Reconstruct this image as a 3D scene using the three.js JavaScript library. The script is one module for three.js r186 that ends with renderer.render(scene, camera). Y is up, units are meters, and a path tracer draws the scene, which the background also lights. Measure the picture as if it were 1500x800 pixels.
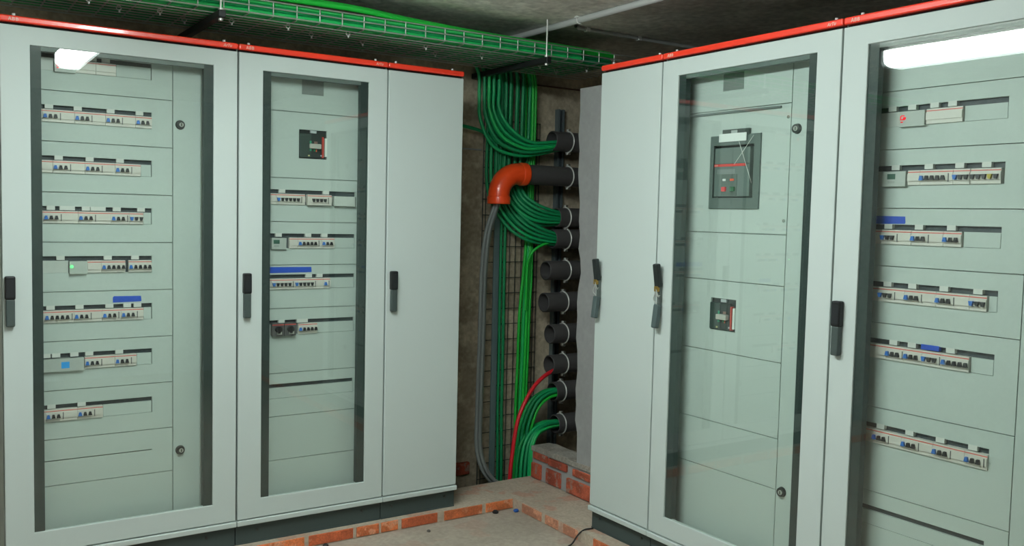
import * as THREE from 'three';
import { mergeGeometries } from 'three/addons/utils/BufferGeometryUtils.js';
import { RoundedBoxGeometry } from 'three/addons/geometries/RoundedBoxGeometry.js';
import { FontLoader } from 'three/addons/loaders/FontLoader.js';
import { RectAreaLightUniformsLib } from 'three/addons/lights/RectAreaLightUniformsLib.js';
import { TextGeometry } from 'three/addons/geometries/TextGeometry.js';

// ------------------------------------------------------------ camera, light, exposure
const scene = new THREE.Scene();
scene.background = new THREE.Color(0x000000);          // closed room: no sky
const LIP = 0.14;                                      // height of the cabinets' lower lip above the floor
const camera = new THREE.PerspectiveCamera(33.62, 1500 / 800, 0.05, 40);
camera.position.set(-2.1832, 1.3252 + LIP, 3.7199);
camera.rotation.set(THREE.MathUtils.degToRad(-3.5786), THREE.MathUtils.degToRad(-33.6451), THREE.MathUtils.degToRad(1.3344), 'YXZ');
scene.add(camera);
const renderer = new THREE.WebGLRenderer();
renderer.toneMapping = THREE.LinearToneMapping;
renderer.toneMappingExposure = 0.71;
renderer.shadowMap.enabled = true;
const LAMP = { x: -1.379, z0: 0.79, z1: 2.38, glow: 76, area: 10, color: new THREE.Color(0.90, 1.0, 0.985) };
RectAreaLightUniformsLib.init();

// ------------------------------------------------------------ helpers
let seed = 1234567;
const rnd = () => { seed = (seed * 1664525 + 1013904223) >>> 0; return seed / 4294967296; };
const rr = (a, b) => a + (b - a) * rnd();
const names = {};
function numbered(n) { if (!(n in names)) { names[n] = 0; return n; } names[n]++; return n + '_' + String(names[n]).padStart(3, '0'); }
function shade(o) { o.castShadow = true; o.receiveShadow = true; return o; }
function mesh(name, geo, mat, parent) { const m = shade(new THREE.Mesh(geo, mat)); m.name = name; if (parent) parent.add(m); return m; }
function thing(name, label, category, pos = [0, 0, 0], group) {
  const g = new THREE.Group(); g.name = numbered(name); g.position.set(...pos); g.userData = { label, category };
  if (group) g.userData.group = group; scene.add(g); return g;
}
function solo(name, label, category, geo, mat, pos = [0, 0, 0], group) {
  const m = mesh(numbered(name), geo, mat, scene); m.position.set(...pos); m.userData = { label, category };
  if (group) m.userData.group = group; return m;
}
function structure(name, geo, mat) { const m = mesh(name, geo, mat, scene); m.userData = { kind: 'structure' }; return m; }
function box(x0, x1, y0, y1, z0, z1) {
  const g = new THREE.BoxGeometry(x1 - x0, y1 - y0, z1 - z0); g.translate((x0 + x1) / 2, (y0 + y1) / 2, (z0 + z1) / 2); return g;
}
function rbox(x0, x1, y0, y1, z0, z1, r = 0.003, s = 2) {
  const g = new RoundedBoxGeometry(x1 - x0, y1 - y0, z1 - z0, s, r); g.translate((x0 + x1) / 2, (y0 + y1) / 2, (z0 + z1) / 2); return g;
}
function cyl(r, len, axis = 'y', seg = 16, r2 = r) {
  const g = new THREE.CylinderGeometry(r2, r, len, seg); if (axis === 'x') g.rotateZ(-Math.PI / 2); if (axis === 'z') g.rotateX(Math.PI / 2); return g;
}
const tr = (g, x, y, z) => { g.translate(x, y, z); return g; };
function merge(list) {
  return mergeGeometries(list.map(g => { const q = g.index ? g.toNonIndexed() : g; if (!q.attributes.uv) q.setAttribute('uv', new THREE.Float32BufferAttribute(new Float32Array(q.attributes.position.count * 2), 2)); return q; }));
}
function tint(g, c) {                                  // one plain colour for all vertices of a piece
  const q = g.index ? g.toNonIndexed() : g, n = q.attributes.position.count, a = new Float32Array(n * 3), k = new THREE.Color(c);
  for (let i = 0; i < n; i++) { a[3 * i] = k.r; a[3 * i + 1] = k.g; a[3 * i + 2] = k.b; }
  q.setAttribute('color', new THREE.BufferAttribute(a, 3)); return q;
}
function metricUV(g) {                                 // box projection, uv in metres
  const q = g.index ? g.toNonIndexed() : g; q.computeVertexNormals();
  const p = q.attributes.position, n = q.attributes.normal, uv = new Float32Array(p.count * 2);
  for (let i = 0; i < p.count; i++) {
    const ax = Math.abs(n.getX(i)), ay = Math.abs(n.getY(i)), az = Math.abs(n.getZ(i));
    const [u, v] = ay >= ax && ay >= az ? [p.getX(i), p.getZ(i)] : ax >= az ? [p.getZ(i), p.getY(i)] : [p.getX(i), p.getY(i)];
    uv[2 * i] = u; uv[2 * i + 1] = v;
  }
  q.setAttribute('uv', new THREE.BufferAttribute(uv, 2)); return q;
}
function frameShape(x0, x1, y0, y1, holes = []) {
  const s = new THREE.Shape([[x0, y0], [x1, y0], [x1, y1], [x0, y1]].map(p => new THREE.Vector2(...p)));
  for (const [a, b, c, d] of holes) s.holes.push(new THREE.Path([[a, c], [a, d], [b, d], [b, c]].map(p => new THREE.Vector2(...p))));
  return s;
}
function plate(x0, x1, y0, y1, zBack, zFront, holes, bevel = 0) {
  const g = new THREE.ExtrudeGeometry(frameShape(x0 + bevel, x1 - bevel, y0 + bevel, y1 - bevel, holes.map(([a, b, c, d]) => [a - bevel, b + bevel, c - bevel, d + bevel])),
    { depth: zFront - zBack - 2 * bevel, bevelEnabled: bevel > 0, bevelSize: bevel, bevelThickness: bevel, bevelSegments: 2 });
  g.translate(0, 0, zBack + bevel); return g;
}
// tileable noise
function noiseField(N, cells, sd, oct = 5) {
  const out = new Float32Array(N * N); let amp = 1, tot = 0, s = sd >>> 0;
  const r = () => { s = (s * 1664525 + 1013904223) >>> 0; return s / 4294967296; };
  for (let o = 0; o < oct; o++) {
    const c = cells << o, lat = new Float32Array(c * c); for (let i = 0; i < c * c; i++) lat[i] = r();
    for (let y = 0; y < N; y++) for (let x = 0; x < N; x++) {
      const fx = x / N * c, fy = y / N * c, ix = Math.floor(fx), iy = Math.floor(fy); let tx = fx - ix, ty = fy - iy;
      tx = tx * tx * (3 - 2 * tx); ty = ty * ty * (3 - 2 * ty);
      const a = lat[(iy % c) * c + ix % c], b = lat[(iy % c) * c + (ix + 1) % c], d = lat[((iy + 1) % c) * c + ix % c], e = lat[((iy + 1) % c) * c + (ix + 1) % c];
      out[y * N + x] += amp * (a + (b - a) * tx + (d - a) * ty + (a - b - d + e) * tx * ty);
    }
    tot += amp; amp *= 0.55;
  }
  for (let i = 0; i < N * N; i++) out[i] /= tot; return out;
}
function dataTex(N, fn, srgb, rep) {
  const d = new Uint8Array(N * N * 4);
  for (let i = 0; i < N * N; i++) { const c = fn(i); for (let k = 0; k < 3; k++) d[4 * i + k] = Math.max(0, Math.min(255, c[k])); d[4 * i + 3] = 255; }
  const t = new THREE.DataTexture(d, N, N); t.wrapS = t.wrapT = THREE.RepeatWrapping; t.magFilter = THREE.LinearFilter; t.minFilter = THREE.LinearMipmapLinearFilter; t.generateMipmaps = true;
  if (srgb) t.colorSpace = THREE.SRGBColorSpace; t.repeat.set(rep, rep); t.needsUpdate = true; return t;
}
const sm = (a, b, x) => { const t = Math.max(0, Math.min(1, (x - a) / (b - a))); return t * t * (3 - 2 * t); };
const mix = (a, b, t) => a.map((v, i) => v + (b[i] - v) * t);
function mottled(sd, base, alt, third, rep, rough, bump, grain = 0.28) {
  const N = 512, f = noiseField(N, 4, sd, 6), g = noiseField(N, 8, sd + 7, 5), h = noiseField(N, 64, sd + 13, 3);
  const map = dataTex(N, i => { let c = mix(base, alt, sm(0.38, 0.62, f[i])); c = mix(c, third, 0.8 * sm(0.56, 0.7, g[i])); const k = 1 + grain * (h[i] - 0.5); return c.map(v => v * k); }, true, rep);
  const bm = dataTex(N, i => { const v = 255 * (0.5 * g[i] + 0.5 * h[i]); return [v, v, v]; }, false, rep);
  return new THREE.MeshStandardMaterial({ map, bumpMap: bm, bumpScale: bump, roughness: rough });
}
const std = (c, roughness = 0.6, metalness = 0, extra = {}) => new THREE.MeshStandardMaterial({ color: c, roughness, metalness, ...extra });

// ------------------------------------------------------------ materials
const M = {
  door: std(0xbfcac6, 0.66), panel: std(0xbfcac6, 0.6), body: std(0xbbc7c2, 0.5),
  red: new THREE.MeshPhysicalMaterial({ color: 0xf53a22, roughness: 0.32, clearcoat: 0.6, clearcoatRoughness: 0.08 }),
  dark: std(0x2b3a39, 0.5), gasket: std(0x101415, 0.8), plinth: std(0x3d4a49, 0.55), slot: std(0x3e474c, 0.6),
  glass: new THREE.MeshPhysicalMaterial({ color: 0xfafdfb, transmission: 1, thickness: 0, roughness: 0, ior: 1.52 }),
  multi: new THREE.MeshStandardMaterial({ color: 0xffffff, vertexColors: true, roughness: 0.45 }),
  label: std(0xd6d8d4, 0.6), blue: std(0x1d4fc0, 0.55), plateGrey: std(0x8b9390, 0.4, 0.3),
  handleTop: std(0x0c0e10, 0.25), handleLow: std(0x3a4443, 0.4), letter: std(0xe6b3a6, 0.5),
  chrome: std(0xc8c8c4, 0.25, 0.9), brass: std(0xa98a4a, 0.35, 0.9), galv: std(0xe4e5e0, 0.28, 0.45), rail: std(0x7b9496, 0.4, 0.35), steel: std(0x4c4f4e, 0.45, 0.7),
  strut: std(0x2c3030, 0.5, 0.5), channel: std(0x68767a, 0.45, 0.4), wire: std(0xb9bdb7, 0.32, 0.7), meshWire: std(0x3f4443, 0.45, 0.6),
  greens: [std(0x16a562, 0.45), std(0x1cb45e, 0.45), std(0x119058, 0.5), std(0x2fbe62, 0.45)], bright: std(0x1dbb3e, 0.45),
  redCable: std(0xd3202c, 0.4), grey: std(0x8d9492, 0.5), pipe: std(0x4b4a4a, 0.5), orange: new THREE.MeshPhysicalMaterial({ color: 0xff5220, roughness: 0.3, clearcoat: 0.4, clearcoatRoughness: 0.15 }),
  white: std(0xd4d6d2, 0.5), conduit: std(0xb5b8b6, 0.5), cord: std(0x17181a, 0.6),
  ceiling: mottled(11, [226, 224, 217], [210, 208, 200], [234, 232, 224], 0.6, 0.95, 0.004),
  back: mottled(23, [176, 164, 142], [152, 141, 121], [190, 178, 154], 0.9, 0.95, 0.004),
  plaster: mottled(31, [154, 155, 154], [151, 152, 151], [157, 158, 157], 0.8, 0.92, 0.0002, 0.06),
  floor: mottled(47, [168, 157, 143], [161, 150, 136], [167, 146, 131], 1.1, 0.9, 0.0004, 0.16),
  ledge: mottled(59, [184, 170, 152], [176, 161, 144], [184, 146, 126], 1.6, 0.92, 0.001, 0.18),
  mortar: mottled(67, [150, 146, 138], [136, 130, 122], [160, 150, 138], 2.0, 0.95, 0.004),
  wall: mottled(71, [190, 190, 186], [180, 180, 176], [196, 196, 192], 0.7, 0.95, 0.002),
};
M.pipeIn = M.pipe; M.orange.side = THREE.DoubleSide;
const brickMats = [[214, 116, 70], [222, 124, 74], [206, 104, 64], [198, 136, 108]].map((c, i) => mottled(83 + i * 5, c, c.map(v => v * 0.86), [222, 160, 128], 3.0, 0.9, 0.0012));
const redBricks = [[186, 88, 62], [172, 80, 58], [196, 100, 72]].map((c, i) => mottled(113 + i * 5, c, c.map(v => v * 0.82), [150, 128, 116], 4.0, 0.92, 0.004));

// ------------------------------------------------------------ the room
const CEIL = 2.275 + LIP, XL = -2.8, ZF = 4.6, ZB = -0.56, XW = 0.61, XFAR = 2.3, LEDGE = 0.052;
structure('floor', metricUV(merge([box(XL, 0.32, -0.1, 0, 0.02, ZF), box(0.71, XFAR, -0.1, 0, ZB, ZF), box(XL, XFAR, -0.55, -0.45, ZB, -0.26)])), M.floor);
structure('ceiling', metricUV(box(XL - 0.1, XFAR + 0.1, CEIL, CEIL + 0.15, ZB - 0.1, ZF + 0.1)), M.ceiling);
const wallBack = structure('wall_back', metricUV(box(XL - 0.1, XFAR + 0.1, -0.55, CEIL, ZB - 0.1, ZB)), M.back);
structure('wall_left', metricUV(box(XL - 0.1, XL, -0.55, CEIL, ZB, ZF)), M.wall);
structure('wall_front', metricUV(box(XL - 0.1, XFAR + 0.1, -0.1, CEIL, ZF, ZF + 0.1)), M.wall);
structure('wall_far', metricUV(box(XFAR, XFAR + 0.1, -0.55, CEIL, ZB, ZF)), M.back);
{ // partition behind the right row: plastered, broken edge, low brick sill under the conduit opening
  const e = [[0.099, 1.97], [0.104, 1.86], [0.096, 1.74], [0.108, 1.66], [0.101, 1.55], [0.112, 1.47], [0.122, 1.40], [0.118, 1.31], [0.13, 1.24], [0.121, 1.17], [0.138, 1.12], [0.146, 1.05], [0.128, 0.97], [0.121, 0.9], [0.127, 0.83], [0.121, 0.72], [0.135, 0.66], [0.14, 0.55], [0.129, 0.46], [0.137, 0.38], [0.132, 0.3], [0.152, 0.24], [0.155, 0.06]];
  const pts = [[ZF, 0.06], [ZF, 1.97], ...e].map(([z, y]) => new THREE.Vector2(z, y + LIP));
  const g = new THREE.ExtrudeGeometry(new THREE.Shape(pts), { depth: 0.1, bevelEnabled: false }); g.rotateY(-Math.PI / 2); g.translate(XW + 0.1, 0, 0);
  const w = structure('wall_right', metricUV(merge([g, box(XW + 0.004, XW + 0.11, LEDGE, 0.06 + LIP, -0.24, ZF)])), M.plaster);
  const cap = [[-0.24, 0.063], [-0.24, 0.082], [-0.17, 0.09], [-0.05, 0.086], [0.05, 0.093], [0.12, 0.083], [0.3, 0.09], [0.3, 0.063]].map(([z, y]) => new THREE.Vector2(z, y + LIP));
  const cg = new THREE.ExtrudeGeometry(new THREE.Shape(cap), { depth: 0.115, bevelEnabled: true, bevelSize: 0.004, bevelThickness: 0.004, bevelSegments: 2 }); cg.rotateY(-Math.PI / 2); cg.translate(XW + 0.115, 0, 0);
  mesh('mortar_cap', metricUV(cg), M.mortar, w);
  const br = [[-0.226, -0.095, 0.02, 0.058], [-0.083, 0.078, 0.016, 0.055], [0.125, 0.30, 0.012, 0.05], [-0.236, -0.15, -0.084, -0.002], [-0.105, 0.026, -0.084, -0.004], [0.08, 0.28, -0.084, -0.008]];
  br.forEach(([a, b, c, d], i) => mesh('brick', metricUV(rbox(XW - 0.006 - 0.003 * (i % 2), XW + 0.03, c + LIP, d + LIP, a, b, 0.006, 1)), redBricks[i % 3], w));
}
{ // bricks at the foot of the back wall
  [[0.22, 0.40, -0.12, -0.05]].forEach(([a, b, c, d], i) => mesh('brick', metricUV(rbox(a, b, c + LIP, d + LIP, ZB - 0.02, ZB + 0.02, 0.006, 1)), redBricks[1], wallBack));
}
{ // raised brick-edged ledge that carries the cabinets
  const ledge = structure('ledge', metricUV(merge([box(XL, XW + 0.1, -0.5, LEDGE, -0.26, 0.02), box(0.32, XW + 0.1, -0.5, LEDGE, 0.02, ZF)])), M.ledge);
  let X = [[-0.987, -0.776], [-0.756, -0.547], [-0.531, -0.421], [-0.409, -0.324], [-0.305, -0.116], [-0.079, 0.134], [0.156, 0.314]];
  for (let x = -1.0; x > -2.6; x -= 0.235) X.unshift([x - 0.215, x]);
  X.forEach(([a, b], i) => mesh('brick', metricUV(rbox(a, b, 0.004, 0.049 + 0.002 * rnd(), 0.0, 0.0235 + 0.002 * rnd(), 0.003, 1)), brickMats[i % 3], ledge));
  const Z = [[0.10, 0.265], [0.296, 0.40], [0.44, 0.55], [0.664, 0.83]]; for (let z = 0.85; z < 4.2; z += 0.235) Z.push([z, z + 0.215]);
  Z.forEach(([a, b], i) => mesh('brick', metricUV(rbox(0.3165 - 0.002 * rnd(), 0.34, 0.004, 0.048, a, b, 0.003, 1)), i < 3 ? brickMats[3] : brickMats[i % 3], ledge));
}

// ------------------------------------------------------------ ceiling lamp (seen only mirrored in the glass doors)
{
  const t = thing('ceiling_lamp', 'long white fluorescent ceiling lamp mirrored in the glass doors', 'lamp', [LAMP.x, CEIL, (LAMP.z0 + LAMP.z1) / 2]);
  const L = LAMP.z1 - LAMP.z0;
  mesh('housing', rbox(-0.05, 0.05, -0.045, 0, -L / 2 + 0.01, L / 2 - 0.01, 0.008), M.white, t);
  const s = new THREE.Shape(); s.moveTo(-0.065, 0); s.lineTo(-0.065, -0.038); s.bezierCurveTo(-0.065, -0.082, 0.065, -0.082, 0.065, -0.038); s.lineTo(0.065, 0); s.closePath();
  const g = new THREE.ExtrudeGeometry(s, { depth: L - 0.04, bevelEnabled: true, bevelSize: 0.006, bevelThickness: 0.02, bevelSegments: 3, curveSegments: 10 });
  g.translate(0, -0.045, -L / 2 + 0.02);
  mesh('diffuser', g, new THREE.MeshStandardMaterial({ color: 0xffffff, roughness: 0.4, emissive: LAMP.color, emissiveIntensity: LAMP.glow }), t);
  for (const e of [-1, 1]) mesh('end_cap', rbox(-0.077, 0.077, -0.126, -0.03, e > 0 ? L / 2 - 0.002 : -L / 2 - 0.035, e > 0 ? L / 2 + 0.035 : -L / 2 + 0.002, 0.02, 3), std(0xa4aaa8, 0.5), t);
  const p = new THREE.RectAreaLight(LAMP.color, LAMP.area, 0.11, L - 0.04); p.position.set(0, -0.126, 0); p.rotation.x = -Math.PI / 2; p.castShadow = true; p.name = 'tube_light'; t.add(p);
}

// ------------------------------------------------------------ devices in the panels (local frame: x right, y up, z to the viewer)
const MOD = 0.0175;
const CB = { body: 0xd6d3cc, line: 0xd8655c, b: 0x2f6fc4, k: 0x24262a, y: 0xb0a030, sep: 0x5a5c5c };
function toggle(cx, cy, z, c, dir) {
  const wB = dir === 'u' ? 0.0068 : 0.0035, wT = dir === 'u' ? 0.0035 : 0.0068;
  const s = new THREE.Shape([[-wB, -0.007], [wB, -0.007], [wT, 0.007], [-wT, 0.007]].map(p => new THREE.Vector2(...p)));
  const g = new THREE.ExtrudeGeometry(s, { depth: 0.009, bevelEnabled: false }); g.translate(cx, cy, z); return tint(g, c);
}
function breakerGeo(x0, n, toggles, dir, yTop, z, off = 0) {
  const x1 = x0 + n * MOD, h = 0.046, L = [];
  L.push(tint(box(x0 + 0.0005, x1 - 0.0005, yTop - h, yTop, z - 0.02, z), CB.body));
  L.push(tint(box(x0 + 0.0005, x1 - 0.0005, yTop - h + 0.012, yTop - 0.011, z, z + 0.004), CB.body));
  L.push(tint(box(x0 + 0.0005, x1 - 0.0005, yTop - 0.0075, yTop - 0.0045, z, z + 0.0006), CB.line));
  let i = 0;
  for (const c of toggles) { if (c !== '.') L.push(toggle(x0 + (off + i + 0.5) * MOD, yTop - h / 2 - 0.002, z + 0.003, CB[c], dir)); i++; }
  if (toggles.length) { const xs = x0 + (off + i + 0.35) * MOD; if (xs < x1 - 0.004) L.push(tint(box(xs, xs + 0.003, yTop - h + 0.008, yTop - 0.012, z + 0.004, z + 0.005), CB.sep)); }
  return merge(L);
}
function meterGeo(x0, n, yTop, z, screen) {            // modular instrument with a small display
  const x1 = x0 + n * MOD, L = [tint(box(x0 + 0.001, x1 - 0.001, yTop - 0.05, yTop - 0.002, z - 0.02, z + 0.008), 0xb4bbb6)];
  if (screen) { const [a, b] = screen; L.push(tint(box(x0 + a * MOD, x0 + b * MOD, yTop - 0.027, yTop - 0.010, z + 0.008, z + 0.0088), 0x2f5a4c)); L.push(tint(box(x0 + a * MOD + 0.002, x0 + b * MOD - 0.002, yTop - 0.040, yTop - 0.032, z + 0.008, z + 0.0092), 0xa3aaa6)); }
  return merge(L);
}
function knobGeo(x0, yTop, z) {                        // dark modular switch with rotary knob and white tag
  const w = 3.05 * MOD, L = [tint(box(x0 + 0.001, x0 + w - 0.001, yTop - 0.056, yTop, z - 0.02, z + 0.012), 0x5c5c5c), tint(box(x0 + 0.001, x0 + w - 0.001, yTop - 0.009, yTop - 0.005, z + 0.012, z + 0.0126), 0xc94a44)];
  L.push(tint(tr(cyl(0.014, 0.014, 'z', 18), x0 + w / 2, yTop - 0.026, z + 0.019), 0x2c2c2e)); L.push(tint(box(x0 + w / 2 - 0.004, x0 + w / 2 + 0.004, yTop - 0.042, yTop - 0.012, z + 0.02, z + 0.032), 0x1f1f21));
  L.push(tint(box(x0 + w / 2 - 0.006, x0 + w / 2 + 0.017, yTop - 0.049, yTop - 0.037, z + 0.012, z + 0.0135), 0xe2e4e0));
  return merge(L);
}
function caseBreakerGeo(x0, x1, y0, y1, z) {           // moulded case breaker in its square cut-out
  const w = x1 - x0, h = y1 - y0, X = f => x0 + f * w, Y = f => y0 + f * h, L = [];
  L.push(tint(box(x0, x1, y0, y1, z - 0.05, z - 0.008), 0x1d2524));
  L.push(tint(rbox(X(0.01), X(0.42), Y(0.03), Y(0.86), z - 0.01, z + 0.008, 0.003, 1), 0x33433f));
  L.push(tint(box(X(0.42), X(0.8), Y(0.03), Y(0.86), z - 0.01, z + 0.003), 0x1f2b2a));
  L.push(tint(rbox(X(0.34), X(0.75), Y(0.35), Y(0.52), z, z + 0.02, 0.003, 1), 0xb7b6ae));
  L.push(tint(box(X(0.36), X(0.42), Y(0.27), Y(0.62), z + 0.006, z + 0.0095), 0x37a07c)); L.push(tint(box(X(0.52), X(0.57), Y(0.27), Y(0.34), z + 0.002, z + 0.005), 0x18a060));
  L.push(tint(box(X(0.59), X(0.63), Y(0.25), Y(0.34), z + 0.002, z + 0.005), 0xe07048)); L.push(tint(box(X(0.53), X(0.65), Y(0.53), Y(0.61), z + 0.002, z + 0.005), 0x8a6a60));
  L.push(tint(box(X(0.825), X(0.875), Y(0.05), Y(0.78), z - 0.009, z + 0.006), 0xcf4a40)); L.push(tint(box(X(0.92), X(0.995), Y(0.1), Y(0.74), z - 0.009, z + 0.006), 0xdfe4df));
  L.push(tint(box(X(0.30), X(0.36), Y(0.08), Y(0.13), z + 0.008, z + 0.0095), 0xcfc890)); L.push(tint(box(X(0.76), X(0.81), Y(0.1), Y(0.15), z - 0.009, z + 0.005), 0xb8b8c0));
  L.push(tint(box(X(0.40), X(0.62), Y(0.89), Y(0.985), z - 0.008, z + 0.001), 0xb9bfc2));
  return merge(L);
}
function powerBreakerParts(x0, x1, y0, y1, z, panel) { // large withdrawable breaker of the main panel
  const w = x1 - x0, h = y1 - y0, X = f => x0 + f * w, Y = f => y0 + f * h;
  mesh('escutcheon', plate(x0, x1, y0, y1, z - 0.004, z + 0.008, [[X(0.07), X(0.88), Y(0.15), Y(0.865)]], 0.002), std(0x5d6b67, 0.5), panel);
  mesh('breaker_recess', box(X(0.06), X(0.89), Y(0.14), Y(0.875), z - 0.05, z - 0.03), std(0x141818, 0.6), panel);
  const L = [tint(rbox(X(0.085), X(0.80), Y(0.165), Y(0.835), z - 0.03, z + 0.004, 0.004, 1), 0x64736f), tint(box(X(0.085), X(0.80), Y(0.60), Y(0.62), z + 0.004, z + 0.0045), 0x4b5754)];
  L.push(tint(box(X(0.09), X(0.73), Y(0.577), Y(0.612), z + 0.004, z + 0.006), 0xd93a34));
  L.push(tint(box(X(0.095), X(0.17), Y(0.584), Y(0.605), z + 0.006, z + 0.0064), 0xe88a80));
  L.push(tint(box(X(0.15), X(0.52), Y(0.475), Y(0.54), z + 0.004, z + 0.005), 0x7d8886)); L.push(tint(box(X(0.25), X(0.56), Y(0.18), Y(0.47), z + 0.004, z + 0.006), 0x56655f));
  L.push(tint(box(X(0.28), X(0.34), Y(0.38), Y(0.41), z + 0.006, z + 0.008), 0xe8ecec)); L.push(tint(box(X(0.43), X(0.51), Y(0.38), Y(0.41), z + 0.006, z + 0.008), 0xe2532c));
  L.push(tint(rbox(X(0.275), X(0.355), Y(0.235), Y(0.30), z + 0.004, z + 0.014, 0.002, 1), 0xe03438)); L.push(tint(rbox(X(0.44), X(0.53), Y(0.235), Y(0.30), z + 0.004, z + 0.014, 0.002, 1), 0x2f6a48));
  mesh('main_breaker', merge(L), M.multi, panel);
  mesh('label_holder', merge([tint(box(X(0.26), X(0.79), Y(0.99), Y(1.075), z, z + 0.012), 0x39423f), tint(box(X(0.44), X(0.56), Y(1.005), Y(1.06), z + 0.012, z + 0.013), 0xaeb5b3)]), M.multi, panel);
  mesh('paper_label', box(X(0.2), X(0.75), Y(0.91), Y(1.02), z + 0.013, z + 0.0145), std(0xe8ecea, 0.6), panel);
  const rope = (a, b) => new THREE.TubeGeometry(new THREE.LineCurve3(new THREE.Vector3(X(a[0]), Y(a[1]), z + 0.017), new THREE.Vector3(X(b[0]), Y(b[1]), z + 0.019)), 1, 0.0012, 5);
  mesh('seal_string', merge([rope([0.62, 0.9], [0.9, 0.34]), rope([0.9, 0.97], [0.55, 0.6])]), M.label, panel);
}
function lockGeo(cx, cy, z) {
  return merge([tint(tr(cyl(0.019, 0.012, 'z', 20, 0.016), cx, cy, z + 0.006), 0x2a2e2d), tint(tr(cyl(0.0085, 0.004, 'z', 14), cx + 0.002, cy, z + 0.013), 0xb9bbb4), tint(box(cx - 0.001, cx + 0.005, cy - 0.006, cy + 0.006, z + 0.015, z + 0.0155), 0x55564f)]);
}
const font = await new FontLoader().loadAsync('fonts/droid/droid_sans_bold.typeface.json');
function lettering(str, x, y, z, size, slant, parent) {
  const g = new TextGeometry(str, { font, size, depth: 0.0006, curveSegments: 2 });
  if (slant) { const m = new THREE.Matrix4(); m.elements[4] = 0.25; g.applyMatrix4(m); }
  g.translate(x, y, z); mesh('lettering', g, M.letter, parent);
}
function handleParts(door, u, yTop, yBot, opened, K) {
  const h = new THREE.Group(); h.name = 'handle_set';
  const w = 0.017;
  if (!opened) {
    const g = merge([tint(rbox(u - w, u + w, yTop - 0.085 + K, yTop + K, 0, 0.026, 0.006, 2), 0x0d0f11), tint(rbox(u - w + 0.002, u + w - 0.002, yBot + K, yTop - 0.083 + K, 0.002, 0.024, 0.006, 2), 0x414c4a), tint(box(u - 0.012, u + 0.012, yTop - 0.075 + K, yTop - 0.012 + K, 0.026, 0.0268), 0x1c1f22)]);
    mesh('handle', g, M.multi, door);
  } else {
    const mk = (a, b, tilt, c) => { const q = rbox(-0.014, 0.014, -(b - a) / 2, (b - a) / 2, 0, 0.024, 0.006, 2); q.rotateX(tilt); q.translate(u, (a + b) / 2 + K, 0.012); return tint(q, c); };
    const g = merge([mk(yTop - 0.098, yTop, 0.16, 0x1f2626), mk(yBot, yBot + 0.098, -0.12, 0x4a5858), tint(rbox(u - 0.008, u + 0.008, yBot + 0.085 + K, yTop - 0.08 + K, 0, 0.016, 0.003, 1), 0x59625f)]);
    mesh('handle', g, M.multi, door);
    const by = (yTop + yBot) / 2 + 0.03 + K;
    mesh('padlock', merge([rbox(u - 0.011, u + 0.011, by - 0.013, by + 0.010, 0.018, 0.032, 0.003, 1), tr(new THREE.TorusGeometry(0.008, 0.0022, 6, 14, Math.PI), u, by + 0.008, 0.024)]), M.brass, door);
    const cu = pts => new THREE.TubeGeometry(new THREE.CatmullRomCurve3(pts.map(p => new THREE.Vector3(u + p[0], by + p[1], p[2]))), 10, 0.0022, 5);
    mesh('wire_tie', merge([cu([[0, 0, 0.03], [0.014, -0.02, 0.035], [0.02, -0.034, 0.03]]), cu([[-0.004, -0.01, 0.03], [0.012, -0.03, 0.036], [0.026, -0.026, 0.03]]), cu([[0, -0.012, 0.03], [-0.008, -0.045, 0.034], [0.006, -0.06, 0.028]])]), M.wire, door);
  }
}

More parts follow.
